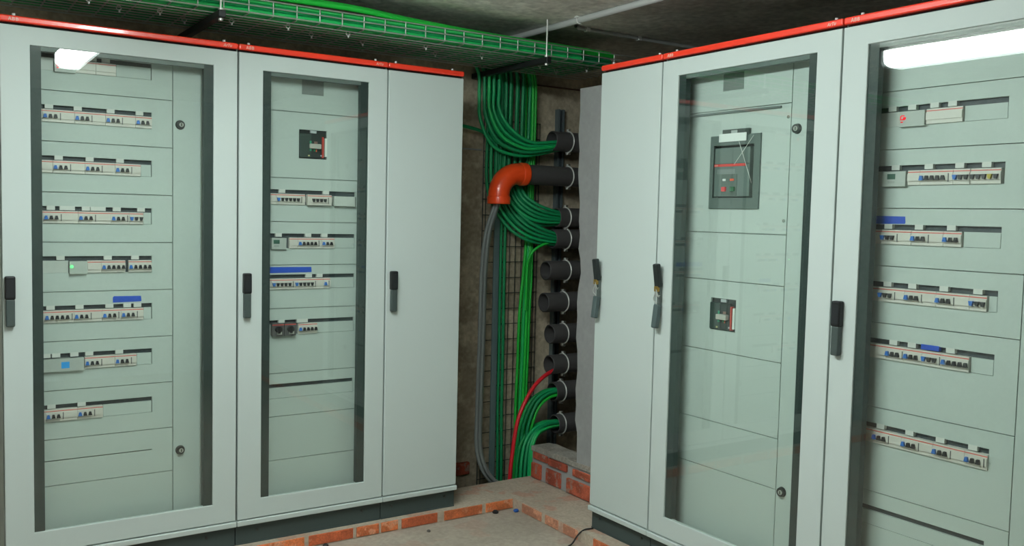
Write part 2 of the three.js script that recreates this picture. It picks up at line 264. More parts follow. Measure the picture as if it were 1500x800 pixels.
// ------------------------------------------------------------ cabinets
const K = 0.088, ZP = -0.08, TOPY = 2.0;               // lip height in the cabinet's own frame, plane of the inner panels, top
function cabinet(o) {
  const t = thing(o.name, o.label, 'cabinet', o.pos); t.rotation.y = o.turn || 0;
  const w = o.w, D = -0.225;
  mesh('body', merge([box(0.001, 0.016, K, K + 1.985, D, -0.026), box(w - 0.016, w - 0.001, K, K + 1.985, D, -0.026), box(0.016, w - 0.016, K, K + 1.985, D, D + 0.012), box(0.016, w - 0.016, K + 1.955, K + 1.985, D + 0.012, -0.026), box(0.016, w - 0.016, K, K + 0.03, D + 0.012, -0.026)]), M.body, t);
  mesh('door_gasket', plate(0.003, w - 0.003, K + 0.012, K + 1.976, -0.0265, -0.0215, [[0.03, w - 0.03, K + 0.05, K + 1.94]]), M.gasket, t);
  const pl = mesh('plinth', merge([box(0.002, w - 0.002, 0.002, K - 0.002, D + 0.01, -0.02), box(0.002, w - 0.002, 0, 0.006, D + 0.01, -0.017)]), M.plinth, t);
  for (const f of [0.14, 0.86]) mesh('plinth_bolt', tr(cyl(0.006, 0.006, 'z', 8), f * w, 0.055, -0.018), M.steel, pl);
  mesh('bottom_rail', rbox(0.001, w - 0.001, K - 0.001, K + 0.021, -0.026, 0.008, 0.004, 2), M.door, t);
  const st = mesh('top_strip', rbox(0.0015, w - 0.0015, K + 1.9765, K + TOPY, -0.1, 0.003, 0.006, 3), M.red, t);
  for (const f of [0.05, w - 0.05]) mesh('strip_screw', merge([tr(cyl(0.006, 0.014, 'y', 8), f, K + TOPY + 0.005, -0.03)]), M.white, st);
  if (o.mark) { lettering('ABB', 0.03, K + 1.981, 0.0031, 0.0125, false, st); lettering('ArTu', w - 0.062, K + 1.9815, 0.0031, 0.011, true, st); }
  const d0 = K + 0.025, d1 = K + 1.967;
  let door;
  if (o.open) {
    const [a, b] = o.open;
    door = mesh('door', plate(0.0035, w - 0.0035, d0, d1, -0.02, 0, [[a, b, K + 0.1066, K + 1.902]], 0.0025), M.door, t);
    mesh('glass_pane', box(a + 0.001, b - 0.001, K + 0.108, K + 1.901, -0.0065, -0.0035), M.glass, door);
    const sd = 0.036;
    mesh('side_profile', box(a - 0.001, a + sd, K + 0.106, K + 1.9025, -0.034, -0.0075), M.dark, door);
    mesh('side_profile', box(b - sd, b + 0.001, K + 0.106, K + 1.9025, -0.034, -0.0075), M.dark, door);
    mesh('top_shade_strip', box(a + sd, b - sd, K + 1.886, K + 1.9025, -0.03, -0.0075), std(0x66716f, 0.5), door);  // grey strip painting in the shade behind the upper edge of the opening
  } else door = mesh('door', rbox(0.0035, w - 0.0035, d0, d1, -0.02, 0, 0.004, 2), M.door, t);
  handleParts(door, o.handle[0], o.handle[1], o.handle[2], o.handle[3], K);
  if (!o.open) return t;
  const u0 = 0.082, u1 = o.div || w - 0.075, g = 0.0014;
  if (o.div) {
    const lp = mesh('lock_panel', rbox(o.div + g, w - 0.07, K + 0.062, K + 1.95, ZP - 0.012, ZP, 0.001, 1), M.panel, t);
    for (const y of o.locks) mesh('lock', lockGeo(o.div + 0.029, K + y, ZP), M.multi, lp);
    for (const [x, y] of o.screws || []) mesh('screw', tr(cyl(0.006, 0.004, 'z', 10), x, K + y, ZP + 0.002), M.chrome, lp);
  }
  for (const r of o.rows) {
    const y1 = K + r.y1, y0 = K + r.y0, holes = [], mx = o.m0;
    const sT = r.slot !== undefined ? K + r.slot : 0;
    if (r.slot !== undefined) holes.push([mx, mx + 24 * MOD, sT - (r.cut || 0.064), sT]);
    if (r.power) { const [a, b, c, d] = r.power; holes.push([a + 0.005, b - 0.005, K + c + 0.005, K + d - 0.005]); }
    if (r.hole) holes.push([r.hole[0], r.hole[1], K + r.hole[2], K + r.hole[3]]);
    const p = mesh('front_panel', plate(u0, u1 - g, y0 + g, y1 - g, ZP - 0.012, ZP, holes, 0), M.panel, t);
    if (r.slot !== undefined) {
      mesh('slot_backing', box(mx - 0.004, mx + 24 * MOD + 0.004, sT - 0.07, sT + 0.004, ZP - 0.04, ZP - 0.013), M.slot, p);
      const yT = sT - 0.0175, z = ZP + 0.006, dv = r.devs || [];
      let first = dv.length ? dv[0].m : 24;
      if (r.end === undefined) r.end = 24;
      const stripStart = dv.length ? (dv[0].noFill ? dv[0].m : 0) : 0;
      if (dv.length && first > 0.2) mesh('blank_module', dv[0].t ? breakerGeo(mx, first, '', 'u', yT, z) : merge([tint(box(mx + 0.001, mx + first * MOD - 0.001, yT - 0.046, yT, z - 0.02, z - 0.006), 0xc3c9c4)]), M.multi, p);
      dv.forEach((d, i) => {
        const next = i + 1 < dv.length ? dv[i + 1].m : r.end, n = d.n || (next - d.m), x = mx + d.m * MOD;
        if (d.t !== undefined) mesh('circuit_breaker', breakerGeo(x, n, d.t, d.d || 'u', yT, z + (d.out || 0)), M.multi, p);
        else if (d.meter) {
          mesh('panel_meter', meterGeo(x, n, yT, z, d.screen), M.multi, p);
          if (d.digits) { const L = []; for (const [dx, dy, lw, lh] of [[0.5, 0.010, 0.012, 0.003], [0.42, 0.022, 0.016, 0.003], [0.36, 0.012, 0.003, 0.012], [0.9, 0.016, 0.010, 0.006], [0.45, 0.030, 0.008, 0.003]]) L.push(box(x + dx * MOD, x + dx * MOD + lw, yT - dy - lh - 0.004, yT - dy - 0.004, z + 0.0085, z + 0.0095)); mesh('digit_display', merge(L), new THREE.MeshStandardMaterial({ color: 0x300808, emissive: 0xff2030, emissiveIntensity: 1.6 }), p); }
          if (d.led) mesh('indicator_lamp', tr(new THREE.SphereGeometry(0.0058, 12, 8), x + d.led * MOD, yT - 0.022, z + 0.009), new THREE.MeshStandardMaterial({ color: 0x205020, emissive: 0x66ff88, emissiveIntensity: 3.0 }), p);
          if (d.lit) mesh('backlit_display', box(x + d.lit[0] * MOD, x + d.lit[1] * MOD, yT - 0.038, yT - 0.014, z + 0.008, z + 0.0095), new THREE.MeshStandardMaterial({ color: 0x103040, emissive: 0x38a8f0, emissiveIntensity: 0.8 }), p);
        } else if (d.knob) mesh('rotary_switch', knobGeo(x, yT + 0.006, z), M.multi, p);
        else if (d.cover) mesh('raised_cover', merge([tint(rbox(x + 0.001, x + n * MOD - 0.003, yT - 0.048, yT - 0.004, z - 0.02, z + 0.014, 0.002, 1), 0xc9cfca), tint(box(x + n * MOD - 0.003, x + n * MOD - 0.0005, yT - 0.048, yT - 0.004, z - 0.02, z + 0.012), 0x202426)]), M.multi, p);
      });
      const e = dv.length ? r.end : 0;
      if (e < 23.6) mesh('blank_cover', box(mx + e * MOD + 0.0022, mx + 24 * MOD - 0.0025, sT - (r.cut || 0.064) + 0.0012, yT, ZP - 0.012, ZP - 0.0015), M.panel, p);
      for (const l of r.labs || []) mesh('label', box(mx + l[0] * MOD, mx + l[1] * MOD, sT - 0.0145, sT + 0.0015, ZP - 0.012, ZP + 0.0012), l[2] ? M.blue : M.label, p);
    }
    if (r.tape) { const [a, b, c, d] = r.tape, s = new THREE.Shape([[a, c], [b, c + 0.002], [b + 0.002, c + 0.006], [b, d], [a + 0.004, d + 0.001], [a, d - 0.004]].map(([x, y]) => new THREE.Vector2(x, K + y))); const q = new THREE.ExtrudeGeometry(s, { depth: 0.0008, bevelEnabled: false }); q.translate(0, 0, ZP + 0.0004); mesh('blue_tape', q, M.blue, p); }
    if (r.plate) { const [a, b, c, d] = r.plate; mesh('rating_plate', box(a, b, K + c, K + d, ZP, ZP + 0.0012), M.plateGrey, p); }
    if (r.hole) mesh('case_breaker', caseBreakerGeo(r.hole[0], r.hole[1], K + r.hole[2], K + r.hole[3], ZP), M.multi, p);
    if (r.power) powerBreakerParts(r.power[0], r.power[1], K + r.power[2], K + r.power[3], ZP, p);
    if (r.hinge) mesh('hinge_bar', rbox(r.hinge[0], r.hinge[1], K + r.hinge[2], K + r.hinge[3], ZP, ZP + 0.008, 0.002, 1), std(0x6f7876, 0.45), p);
    for (const [x, y] of r.screws || []) mesh('screw', tr(cyl(0.006, 0.004, 'z', 10), x, K + y, ZP + 0.002), M.chrome, p);
  }
  return t;
}
const B = (m, t = 'bkk', d = 'u', n) => ({ m, t, d, n });
const lab = (...c) => c.map(x => [x - 0.8, x + 0.8]);
const yBase = LEDGE;
// left row, faces +z
cabinet({
  name: 'distribution_cabinet', label: 'wide grey glass-door distribution cabinet at left edge of photo, lamp mirrored in top corner', pos: [-1.9155, yBase, 0], w: 0.85, open: [0.0985, 0.751], div: 0.6115, m0: 0.1115, handle: [0.026, 1.068, 0.884, false], locks: [1.662, 0.335], mark: true,
  rows: [
    { y0: 1.756, y1: 1.95, slot: 1.893, end: 16.5, labs: lab(5.5, 11.8, 14.5), devs: [{ m: 4.2, n: 4.2, meter: 1, digits: 1 }, B(8.4, '', 'u'), B(12.4, '')] },
    { y0: 1.567, y1: 1.756, slot: 1.702, labs: lab(3.2, 8.8, 15.4, 21.4), devs: [B(1.9), B(8.1), B(14.3), B(20.5, 'bkk', 'u', 3.5)] },
    { y0: 1.377, y1: 1.567, slot: 1.513, end: 21.6, labs: lab(5, 11.1, 17.3), devs: [B(3.8), B(10.1), B(16.2)] },
    { y0: 1.188, y1: 1.377, slot: 1.324, end: 22.1, labs: [...lab(3.4, 10.3, 16.6, 21.7), [5.1, 8.1], [11.2, 14.3]], devs: [B(1.9), B(8.7), B(15.3), B(19.1, 'bkk', 'd')] },
    { y0: 0.999, y1: 1.188, slot: 1.135, labs: lab(5.2, 14.7, 20.4), devs: [{ m: 6.8, n: 3.7, meter: 1, led: 0.5 }, B(10.5, '', 'u'), B(13.3, 'bkkkk', 'u', 5), B(18.9, 'bkkkk', 'u', 5)] },
    { y0: 0.810, y1: 0.999, slot: 0.946, end: 22.1, labs: lab(3.2, 8.9, 15, 18.7, 20.9), tape: [0.386, 0.49, 0.952, 0.976], devs: [B(1.9, 'bkkkk'), B(7.7), B(13.4), B(17.3)] },
    { y0: 0.621, y1: 0.810, slot: 0.763, end: 20.6, labs: lab(2.3, 4.2, 7.8, 10.8, 17), devs: [{ m: 1.2, n: 8.5, meter: 1, lit: [3.9, 5.5] }, B(9.8), B(16.0)] },
    { y0: 0.433, y1: 0.621, slot: 0.567, end: 13.5, labs: lab(3.2, 9.2), devs: [B(2.0), B(8.3)] },
    { y0: 0.253, y1: 0.433, slot: 0.352, cut: 0.0035 },
    { y0: 0.062, y1: 0.253 },
  ],
});
cabinet({
  name: 'distribution_cabinet', label: 'grey glass-door distribution cabinet between the leftmost cabinet and the narrow solid-door one', pos: [-1.0655, yBase, 0], w: 0.670, open: [0.1025, 0.577], m0: 0.133, handle: [0.036, 1.066, 0.879, false], mark: true,
  rows: [
    { y0: 1.7535, y1: 1.95, plate: [0.2985, 0.3975, 1.832, 1.897] },
    { y0: 1.469, y1: 1.7535, hole: [0.2875, 0.4145, 1.556, 1.681] },
    { y0: 1.280, y1: 1.469, slot: 1.418, labs: lab(4.6, 16), devs: [B(3.0, 'bkkkkk', 'd', 7.4), { m: 10.7, n: 6.4, t: '.kkkk', d: 'd', out: 0.014 }, { m: 17.8, n: 5.9, cover: 1 }] },
    { y0: 1.093, y1: 1.280, slot: 1.229, end: 18.3, labs: lab(3.8, 11.4, 15.7), devs: [{ m: 1.8, n: 3.8, meter: 1, screen: [0.5, 2.0] }, B(6.4, '', 'u', 2.2), B(8.6, 'bkkkk', 'u'), B(14.8, 'bkk')] },
    { y0: 0.904, y1: 1.093, slot: 1.051, end: 17.3, labs: lab(11.7, 14.5), tape: [0.14, 0.348, 1.058, 1.083], devs: [B(2.0, 'bkkkk', 'd'), B(7.8, 'bkkkk', 'd'), B(15.4, 'b', 'u', 1.9)] },
    { y0: 0.621, y1: 0.904, slot: 0.853, end: 13.9, labs: [...lab(4.7), [8.6, 11.5]], devs: [{ m: 2.0, n: 3, knob: 1 }, { m: 5.1, n: 3, knob: 1 }, B(8.9, 'bkkkk')] },
    { y0: 0.431, y1: 0.621, slot: 0.574 },
    { y0: 0.238, y1: 0.431 }, { y0: 0.062, y1: 0.238 },
  ],
});
cabinet({ name: 'cable_cabinet', label: 'narrow grey cabinet with plain solid door at right end of left row', pos: [-0.3955, yBase, 0], w: 0.394, handle: [0.036, 1.065, 0.88, false] });
// right row, faces -x
const XR = 0.3746, T = -Math.PI / 2;
cabinet({ name: 'cable_cabinet', label: 'narrow grey solid-door cabinet nearest the plastered wall at start of right row', pos: [XR, yBase, 0.5535], turn: T, w: 0.394, handle: [0.036, 1.149, 0.881, true] });
cabinet({
  name: 'distribution_cabinet', label: 'grey glass-door cabinet in the right row housing the large square main breaker', pos: [XR, yBase, 0.948], turn: T, w: 0.857, open: [0.0935, 0.757], div: 0.5945, m0: 0.12, handle: [0.036, 1.149, 0.881, true], locks: [1.661, 0.343], mark: true,
  rows: [
    { y0: 1.756, y1: 1.95, plate: [0.261, 0.365, 1.829, 1.895] },
    { y0: 1.2815, y1: 1.756, power: [0.211, 0.463, 1.374, 1.657], hinge: [0.099, 0.551, 1.741, 1.75], screws: [[0.583, 1.706], [0.581, 1.332]] },
    { y0: 1.094, y1: 1.2815 }, { y0: 0.813, y1: 1.094, hole: [0.238, 0.368, 0.898, 1.024] }, { y0: 0.532, y1: 0.813 }, { y0: 0.344, y1: 0.532 }, { y0: 0.062, y1: 0.344 },
  ],
});
cabinet({
  name: 'distribution_cabinet', label: 'wide grey glass-door distribution cabinet at right edge of photo with red digits lit inside', pos: [XR, yBase, 1.805], turn: T, w: 0.85, open: [0.0965, 0.751], div: 0.583, m0: 0.092, handle: [0.036, 1.072, 0.89, false], locks: [1.66, 0.34], mark: true,
  rows: [
    { y0: 1.755, y1: 1.95 },
    { y0: 1.568, y1: 1.755, slot: 1.705, end: 16.4, labs: lab(2.8, 6.7, 11.0, 14.3), devs: [{ m: 4.6, n: 5.1, meter: 1, digits: 1 }, B(9.7, '')] },
    { y0: 1.380, y1: 1.568, slot: 1.517, end: 23.6, labs: lab(4, 10.5, 16.2, 20.9), devs: [{ m: 1.6, n: 5, meter: 1, screen: [1.3, 2.9] }, B(6.7, '', 'u', 2.4), B(9.1, 'bkkkk', 'u'), B(15.3, 'bkk', 'd', 3), B(18.4, 'kkkyk', 'd')] },
    { y0: 1.193, y1: 1.380, slot: 1.328, end: 17.4, labs: lab(3.1, 9.2, 15.3), tape: [0.096, 0.204, 1.329, 1.354], devs: [B(1.9, 'bkk', 'd'), B(8.0), B(14.1)] },
    { y0: 1.006, y1: 1.193, slot: 1.141, end: 22.4, labs: lab(3.5, 8.5, 14.5, 20.6), devs: [B(2.0, 'bkk', 'd'), B(7.3), B(13.3), B(19.4, 'bkk', 'd')] },
    { y0: 0.726, y1: 1.006, slot: 0.954, end: 19.9, labs: [...lab(5.3, 9, 16.3), [10.8, 14.2, 1]], devs: [B(4.1), B(7.8), B(11.3, 'bkk', 'd'), B(15.0, 'bkkkk')] },
    { y0: 0.445, y1: 0.726, slot: 0.673, labs: lab(3.5, 9.4, 15.3, 21.2), devs: [B(2.2), B(8.2), B(14.2), B(20.1)] },
    { y0: 0.253, y1: 0.445, slot: 0.396 }, { y0: 0.062, y1: 0.253 },
  ],
});

// ------------------------------------------------------------ overhead wire basket tray
const V = (x, y, z) => new THREE.Vector3(x, y + LIP, z);
const TY = 2.105, TZ0 = -0.40, TZ1 = 0.10, TX0 = -2.75, TX1 = 0.96, TW = 0.0030;
{
  const t = thing('basket_tray', 'galvanised wire basket tray full of green cables running overhead', 'cable tray', [0, TY + LIP, 0]);
  const q = 0.008, cv = new THREE.CurvePath(), P = [[0, 0.06, TZ1], [0, q, TZ1], [0, 0, TZ1 - q], [0, 0, TZ0 + q], [0, q, TZ0], [0, 0.06, TZ0]].map(a => new THREE.Vector3(...a));
  for (let i = 0; i < 5; i++) cv.add(new THREE.LineCurve3(P[i], P[i + 1]));
  const parts = []; for (let i = 0; i < 5; i++) { const a = P[i], b = P[i + 1]; parts.push(new THREE.TubeGeometry(new THREE.LineCurve3(a, b), 1, TW, 6)); }
  const ug = merge(parts);
  for (let x = -2.636; x < 0.9; x += 0.0988) { const m = mesh('cross_wire', ug, M.wire, t); m.position.x = x; }
  const lg = cyl(TW, TX1 - TX0, 'x', 6); lg.translate((TX0 + TX1) / 2, 0, 0);
  const long = [[0.058, TZ1 + 0.005], [0.032, TZ1 + 0.005], [0.003, TZ1 + 0.004], [0.058, TZ0 - 0.005], [0.032, TZ0 - 0.005], [0.003, TZ0 - 0.004]];
  for (let i = 1; i < 10; i++) long.push([-0.0055, TZ1 - i * 0.05]);
  for (const [y, z] of long) { const m = mesh('long_wire', lg, M.wire, t); m.position.set(0, y, z); }
}
for (const [x, l] of [[0.382, 'black strut with threaded rod carrying the tray above the cable niche'], [-1.172, 'black strut with threaded rod carrying the tray over the leftmost cabinets']]) {
  const t = thing('tray_support', l, 'bracket', [x, TY + LIP, 0], 'tray supports');
  mesh('strut', rbox(-0.014, 0.014, -0.038, -0.010, ZB + 0.002, TZ1 + 0.045, 0.003, 1), M.strut, t);
  mesh('threaded_rod', tr(cyl(0.004, CEIL - TY - LIP + 0.045, 'y', 8), 0, (CEIL - TY - LIP - 0.045) / 2, TZ1 + 0.022), M.galv, t);
  mesh('nut', merge([tr(cyl(0.009, 0.008, 'y', 6), 0, -0.044, TZ1 + 0.022), tr(cyl(0.009, 0.008, 'y', 6), 0, -0.004, TZ1 + 0.022)]), M.galv, t);
}
// ------------------------------------------------------------ green cables lying in the tray
function tube(pts, r, seg = 48, rad = 7) { return new THREE.TubeGeometry(new THREE.CatmullRomCurve3(pts, false, 'catmullrom', 0.5), seg, r, rad); }
const CR = 0.0095;
const inTray = { label: 'green cable lying in the overhead basket tray', group: 'cables in the overhead tray' };
function trayPts(z, y, x1, wob) { const p = []; const ph = rnd() * 6.28, k = rr(1.5, 3.2); for (let x = -2.74; x < x1; x += 0.24) p.push([x, y + wob * 0.3 * Math.sin(k * x * 2 + ph), z + wob * Math.sin(k * x + ph)]); return p; }
for (let layer = 0; layer < 3; layer++) for (let i = 0; i < (layer < 2 ? 15 : 6); i++) {
  const z = TZ0 + 0.04 + (i + (layer % 2) * 0.5) * (layer < 2 ? 0.0295 : 0.06) + (layer === 2 ? 0.09 : 0);
  if (z > TZ1 - 0.04) continue;
  const p = trayPts(z, TY + 0.014 + layer * 0.0185, 0.84, layer < 2 ? 0.004 : 0.01); p.push([0.85, p[p.length - 1][1], z]);
  solo('tray_cable', inTray.label, 'cable', tube(p.map(a => V(...a)), CR, 40, 6), M.greens[(i * 7 + layer * 3) % 4], [0, 0, 0], inTray.group);
}
for (let i = 0; i < 3; i++) solo('tray_cable', 'bright green cable against the front wires of the tray, ' + ['lowest', 'middle', 'topmost'][i] + ' of three', 'cable', tube(trayPts(TZ1 - 0.022, TY + 0.013 + i * 0.0215, 0.86, 0.003).map(a => V(...a)), 0.0112, 40, 8), M.greens[[1, 0, 3][i]]);
{ // a loose bright cable arching over the rim of the tray
  for (const [dz, dy, l] of [[0.03, 0, 'bright green cable arching above the rim of the tray'], [0.055, -0.012, 'bright green cable rising lower beside the arching one in the tray']])
    solo('loose_cable', l, 'cable', tube([[-2.7, 2.165, 0], [-2.0, 2.17, 0], [-1.4, 2.19, 0], [-1.0, 2.20, 0.01], [-0.6, 2.205, 0.01], [-0.3, 2.192, 0], [0.1, 2.18, 0], [0.5, 2.178, 0], [0.85, 2.176, 0]].map(([x, y, z]) => V(x, y + dy, z + dz)), 0.012, 60, 8), M.bright);
}
for (const [x, z] of [[-1.62, -0.02], [-1.5, -0.1], [-1.36, -0.05], [-1.24, -0.16], [-1.08, -0.05], [-0.86, 0.0], [-0.72, -0.1], [-0.6, 0.02], [-0.47, -0.12], [-0.2, -0.02], [-0.08, -0.15], [0.12, -0.05], [0.5, -0.1], [0.66, -0.18], [0.74, -0.02]]) {
  solo('cable_tie', 'tiny white cable tie tail hanging under the basket tray', 'cable tie', merge([new THREE.TorusGeometry(0.009, 0.0016, 5, 10), tr(rbox(-0.003, 0.003, -0.018, -0.009, -0.002, 0.002, 0.001, 1), 0.002, 0, 0)]), M.label, [x, TY + LIP - 0.008, z], 'ties under the tray');
}

// ------------------------------------------------------------ niche: wire mesh, strut, conduits, clamps
{
  const t = thing('wire_mesh_panel', 'upright wire mesh tray fixed to the wall in the niche', 'wire mesh', [0.45, -0.3, ZB + 0.014]);
  const H = 2.3, W = 0.375;
  const hg = cyl(0.0025, W, 'x', 5); hg.translate(W / 2, 0, 0);
  for (let y = 0.02; y < H; y += 0.0875) { const m = mesh('horizontal_wire', hg, M.meshWire, t); m.position.set(0, y, 0.005); }
  const vg = cyl(0.0025, H, 'y', 5); vg.translate(0, H / 2, 0);
  for (const x of [0, 0.02, 0.115, 0.15, 0.185, 0.225, 0.265, 0.31, W - 0.02, W]) { const m = mesh('vertical_wire', vg, M.meshWire, t); m.position.x = x; }
  const sg = rbox(0.070, 0.104, 0.25, 2.15, 0.008, 0.022, 0.003, 1); mesh('side_rail', sg, M.rail, t);
}
{
  const t = thing('strut_channel', 'upright steel strut channel behind the row of black pipe clamps', 'strut', [0.962, 0.1, ZB]);
  mesh('channel', merge([box(-0.022, 0.022, 0, 1.99, 0, 0.005), box(-0.022, -0.017, 0, 1.99, 0.005, 0.035), box(0.017, 0.022, 0, 1.99, 0.005, 0.035), box(-0.017, -0.010, 0, 1.99, 0.03, 0.035), box(0.010, 0.017, 0, 1.99, 0.03, 0.035)]), M.channel, t);
}
const PZ = -0.40, PR = 0.055;
const pipes = [[0.804, 1.752, 'topmost black conduit pipe with green cables entering it'], [0.62, 1.557, 'long black conduit pipe plugged into the orange elbow'], [0.846, 1.325, 'black conduit pipe below the orange elbow, taking a thick green bundle'], [0.821, 1.205, 'black conduit pipe with a lone bright green cable, fourth from top'],
  [0.784, 1.026, 'empty black conduit pipe, upper of the two longest empty ones'], [0.776, 0.846, 'empty black conduit pipe reaching furthest left among the empty ones'], [0.824, 0.664, 'empty black conduit pipe just above the one with the red cable'], [0.825, 0.489, 'black conduit pipe that the red cable enters'], [0.854, 0.331, 'black conduit pipe with green bundle just below the red cable'], [0.875, 0.141, 'lowest black conduit pipe with green cables above the brick sill']];
pipes.forEach(([x, y, label], i) => {
  const L = 1.5 - x, prof = [[PR - 0.006, 0], [PR, 0.002], [PR, L], [PR - 0.006, L], [PR - 0.006, 0]].map(p => new THREE.Vector2(...p));
  const g = new THREE.LatheGeometry(prof, 28); g.rotateZ(-Math.PI / 2);
  solo('conduit_pipe', label, 'pipe', g, M.pipe, [x, y + LIP, PZ], 'black conduit pipes');
  const c = thing('pipe_clamp', 'shiny steel clamp around the ' + ['topmost black pipe', 'pipe with the orange elbow', 'third black pipe from the top', 'fourth black pipe from the top', 'fifth black pipe from the top', 'sixth black pipe from the top', 'seventh black pipe from the top', 'pipe with the red cable', 'second lowest black pipe', 'lowest black pipe'][i], 'clamp', [0.918 + 0.006 * Math.sin(i * 2.1), y + LIP, PZ], 'pipe clamps');
  const ring = new THREE.LatheGeometry([[PR + 0.0003, -0.003], [PR + 0.004, -0.003], [PR + 0.0065, -0.001], [PR + 0.0065, 0.001], [PR + 0.004, 0.003], [PR + 0.0003, 0.003], [PR + 0.0003, -0.003]].map(p => new THREE.Vector2(...p)), 32); ring.rotateZ(-Math.PI / 2);
  mesh('ring', ring, M.galv, c);
  for (const s of [-1, 1]) { mesh('ear', box(-0.008, 0.008, s > 0 ? PR + 0.002 : -PR - 0.016, s > 0 ? PR + 0.016 : -PR - 0.002, -0.006, 0.008), M.galv, c); mesh('bolt', tr(cyl(0.006, 0.03, 'z', 6), 0, s * (PR + 0.011), 0.004), M.chrome, c); }
  mesh('standoff', box(0.03, 0.05, -0.01, 0.01, ZB + 0.035 - PZ, -PR + 0.008), M.steel, c);
});
{ // orange elbow on the second pipe, opening downwards
  const R = 0.118, cx = 0.580, cy = 1.557 - R, p = [];
  p.push([0.615, 1.557]); for (let a = 0; a <= 12; a++) { const t = Math.PI / 2 + a / 12 * Math.PI / 2; p.push([cx + R * Math.cos(t), cy + R * Math.sin(t)]); } p.push([cx - R, cy - 0.042]);
  const curve = new THREE.CatmullRomCurve3(p.map(a => V(a[0], a[1], PZ)), false, 'centripetal');
  const e = thing('pipe_elbow', 'bright orange plastic pipe elbow turning down from the black pipe', 'pipe elbow', [0, 0, 0]);
  mesh('bend', new THREE.TubeGeometry(curve, 40, 0.0585, 28), M.orange, e);
  const c1 = new THREE.LatheGeometry([[0.0565, 0], [0.0625, 0], [0.0635, 0.004], [0.0635, 0.036], [0.0595, 0.042]].map(a => new THREE.Vector2(...a)), 32), c2 = c1.clone();
  c1.rotateZ(Math.PI / 2); c1.translate(0.632, 1.557 + LIP, PZ); c2.translate(cx - R, cy - 0.048 + LIP, PZ);
  mesh('socket', c1, M.orange, e); mesh('socket', c2, M.orange, e);
}

// ------------------------------------------------------------ cables in the niche
const off = z => (PZ - z) * 0.65;                      // rows further back sit a little further right
function niche(label, group, n, pts, spread, mats, r = CR, name = 'green_cable', ends = 0.3) {
  for (let i = 0; i < n; i++) {
    const a = (i + 0.5) / n - 0.5, b = ((i * 0.618) % 1) - 0.5, j = rnd() * 0.006;
    const c = pts.map(([x, y, z, s = 1, e = 0], k) => { const q = s * spread; return V(x + off(z) + a * q + j, y + b * q * 0.35 + e * a * spread, z + b * Math.min(q, 0.05) * 0.9); });
    solo(name, label, 'cable', tube(c, r, 64, 7), mats[i % mats.length], [0, 0, 0], group);
  }
}
const G = M.greens;
niche('green cable looping from the overhead tray into the topmost pipe', 'loop into the topmost pipe', 11, [[0.20, 2.15, -0.3, 1], [0.30, 2.2, -0.38, 1], [0.385, 2.12, -0.44, 1], [0.395, 2.0, -0.45, 1], [0.40, 1.88, -0.44, 0.9, 0.3], [0.475, 1.765, -0.42, 0.75, 0.75], [0.62, 1.705, -0.4, 0.45, 0.6], [0.78, 1.718, -0.4, 0.35, 0.5], [0.87, 1.735, -0.4, 0.3, 0.4], [1.05, 1.74, -0.4, 0.3, 0.3]], 0.13, [G[0], G[2], G[0], G[1]]);
niche('green cable hanging behind the elbow into the third pipe', 'bundle into the third pipe', 12, [[0.42, 2.16, -0.33, 1.6], [0.49, 2.2, -0.42, 1.6], [0.545, 2.1, -0.49, 1.6], [0.55, 1.9, -0.505, 1.6], [0.545, 1.6, -0.505, 1.5], [0.535, 1.5, -0.50, 1.1, 0.2], [0.585, 1.405, -0.45, 0.6, 0.6], [0.71, 1.338, -0.40, 0.45, 0.7], [0.87, 1.318, -0.4, 0.4, 0.5], [1.05, 1.32, -0.4, 0.4, 0.4]], 0.12, [G[2], G[0], G[2]]);
niche('green cable swinging below the elbow into the fourth pipe', 'bundle into the fourth pipe', 9, [[0.30, 2.16, -0.33, 1], [0.38, 2.19, -0.43, 1], [0.43, 2.08, -0.49, 1], [0.435, 1.8, -0.50, 1], [0.435, 1.55, -0.50, 1], [0.46, 1.44, -0.49, 0.9, 0.2], [0.54, 1.325, -0.46, 0.6, 0.6], [0.666, 1.243, -0.41, 0.45, 0.7], [0.84, 1.203, -0.4, 0.4, 0.5], [1.05, 1.205, -0.4, 0.4, 0.4]], 0.10, [G[2], G[0], G[2]]);
niche('bright green cable dropping straight down the right side of the mesh', 'straight drop of bright green cables', 8, [[0.52, 2.16, -0.34, 1], [0.60, 2.2, -0.42, 1], [0.655, 2.1, -0.485, 1], [0.665, 1.9, -0.50, 1], [0.665, 1.4, -0.505, 0.7], [0.672, 1.2, -0.50, 0.55], [0.668, 1.0, -0.49, 0.8], [0.656, 0.79, -0.48, 1], [0.650, 0.48, -0.48, 1], [0.644, 0.25, -0.48, 1], [0.645, -0.1, -0.47, 1], [0.65, -0.5, -0.46, 1]], 0.055, [M.bright, G[1], M.bright], 0.0088);
niche('lone bright green cable bending up into the fourth pipe', 'lone bright cable', 1, [[0.655, 0.8, -0.455], [0.658, 1.02, -0.445], [0.668, 1.09, -0.435], [0.715, 1.15, -0.41], [0.84, 1.192, -0.40], [1.0, 1.19, -0.4]], 0.0, [M.bright], 0.008);
niche('dark green cable running down beside the grey cables', 'dark cables at the left of the mesh', 3, [[0.38, 2.16, -0.36], [0.45, 2.19, -0.43], [0.485, 2.1, -0.515], [0.50, 1.6, -0.52], [0.50, 1.0, -0.52], [0.503, 0.5, -0.52], [0.503, 0.2, -0.52], [0.51, -0.1, -0.52], [0.51, -0.5, -0.51]], 0.035, [G[2]], 0.0085);
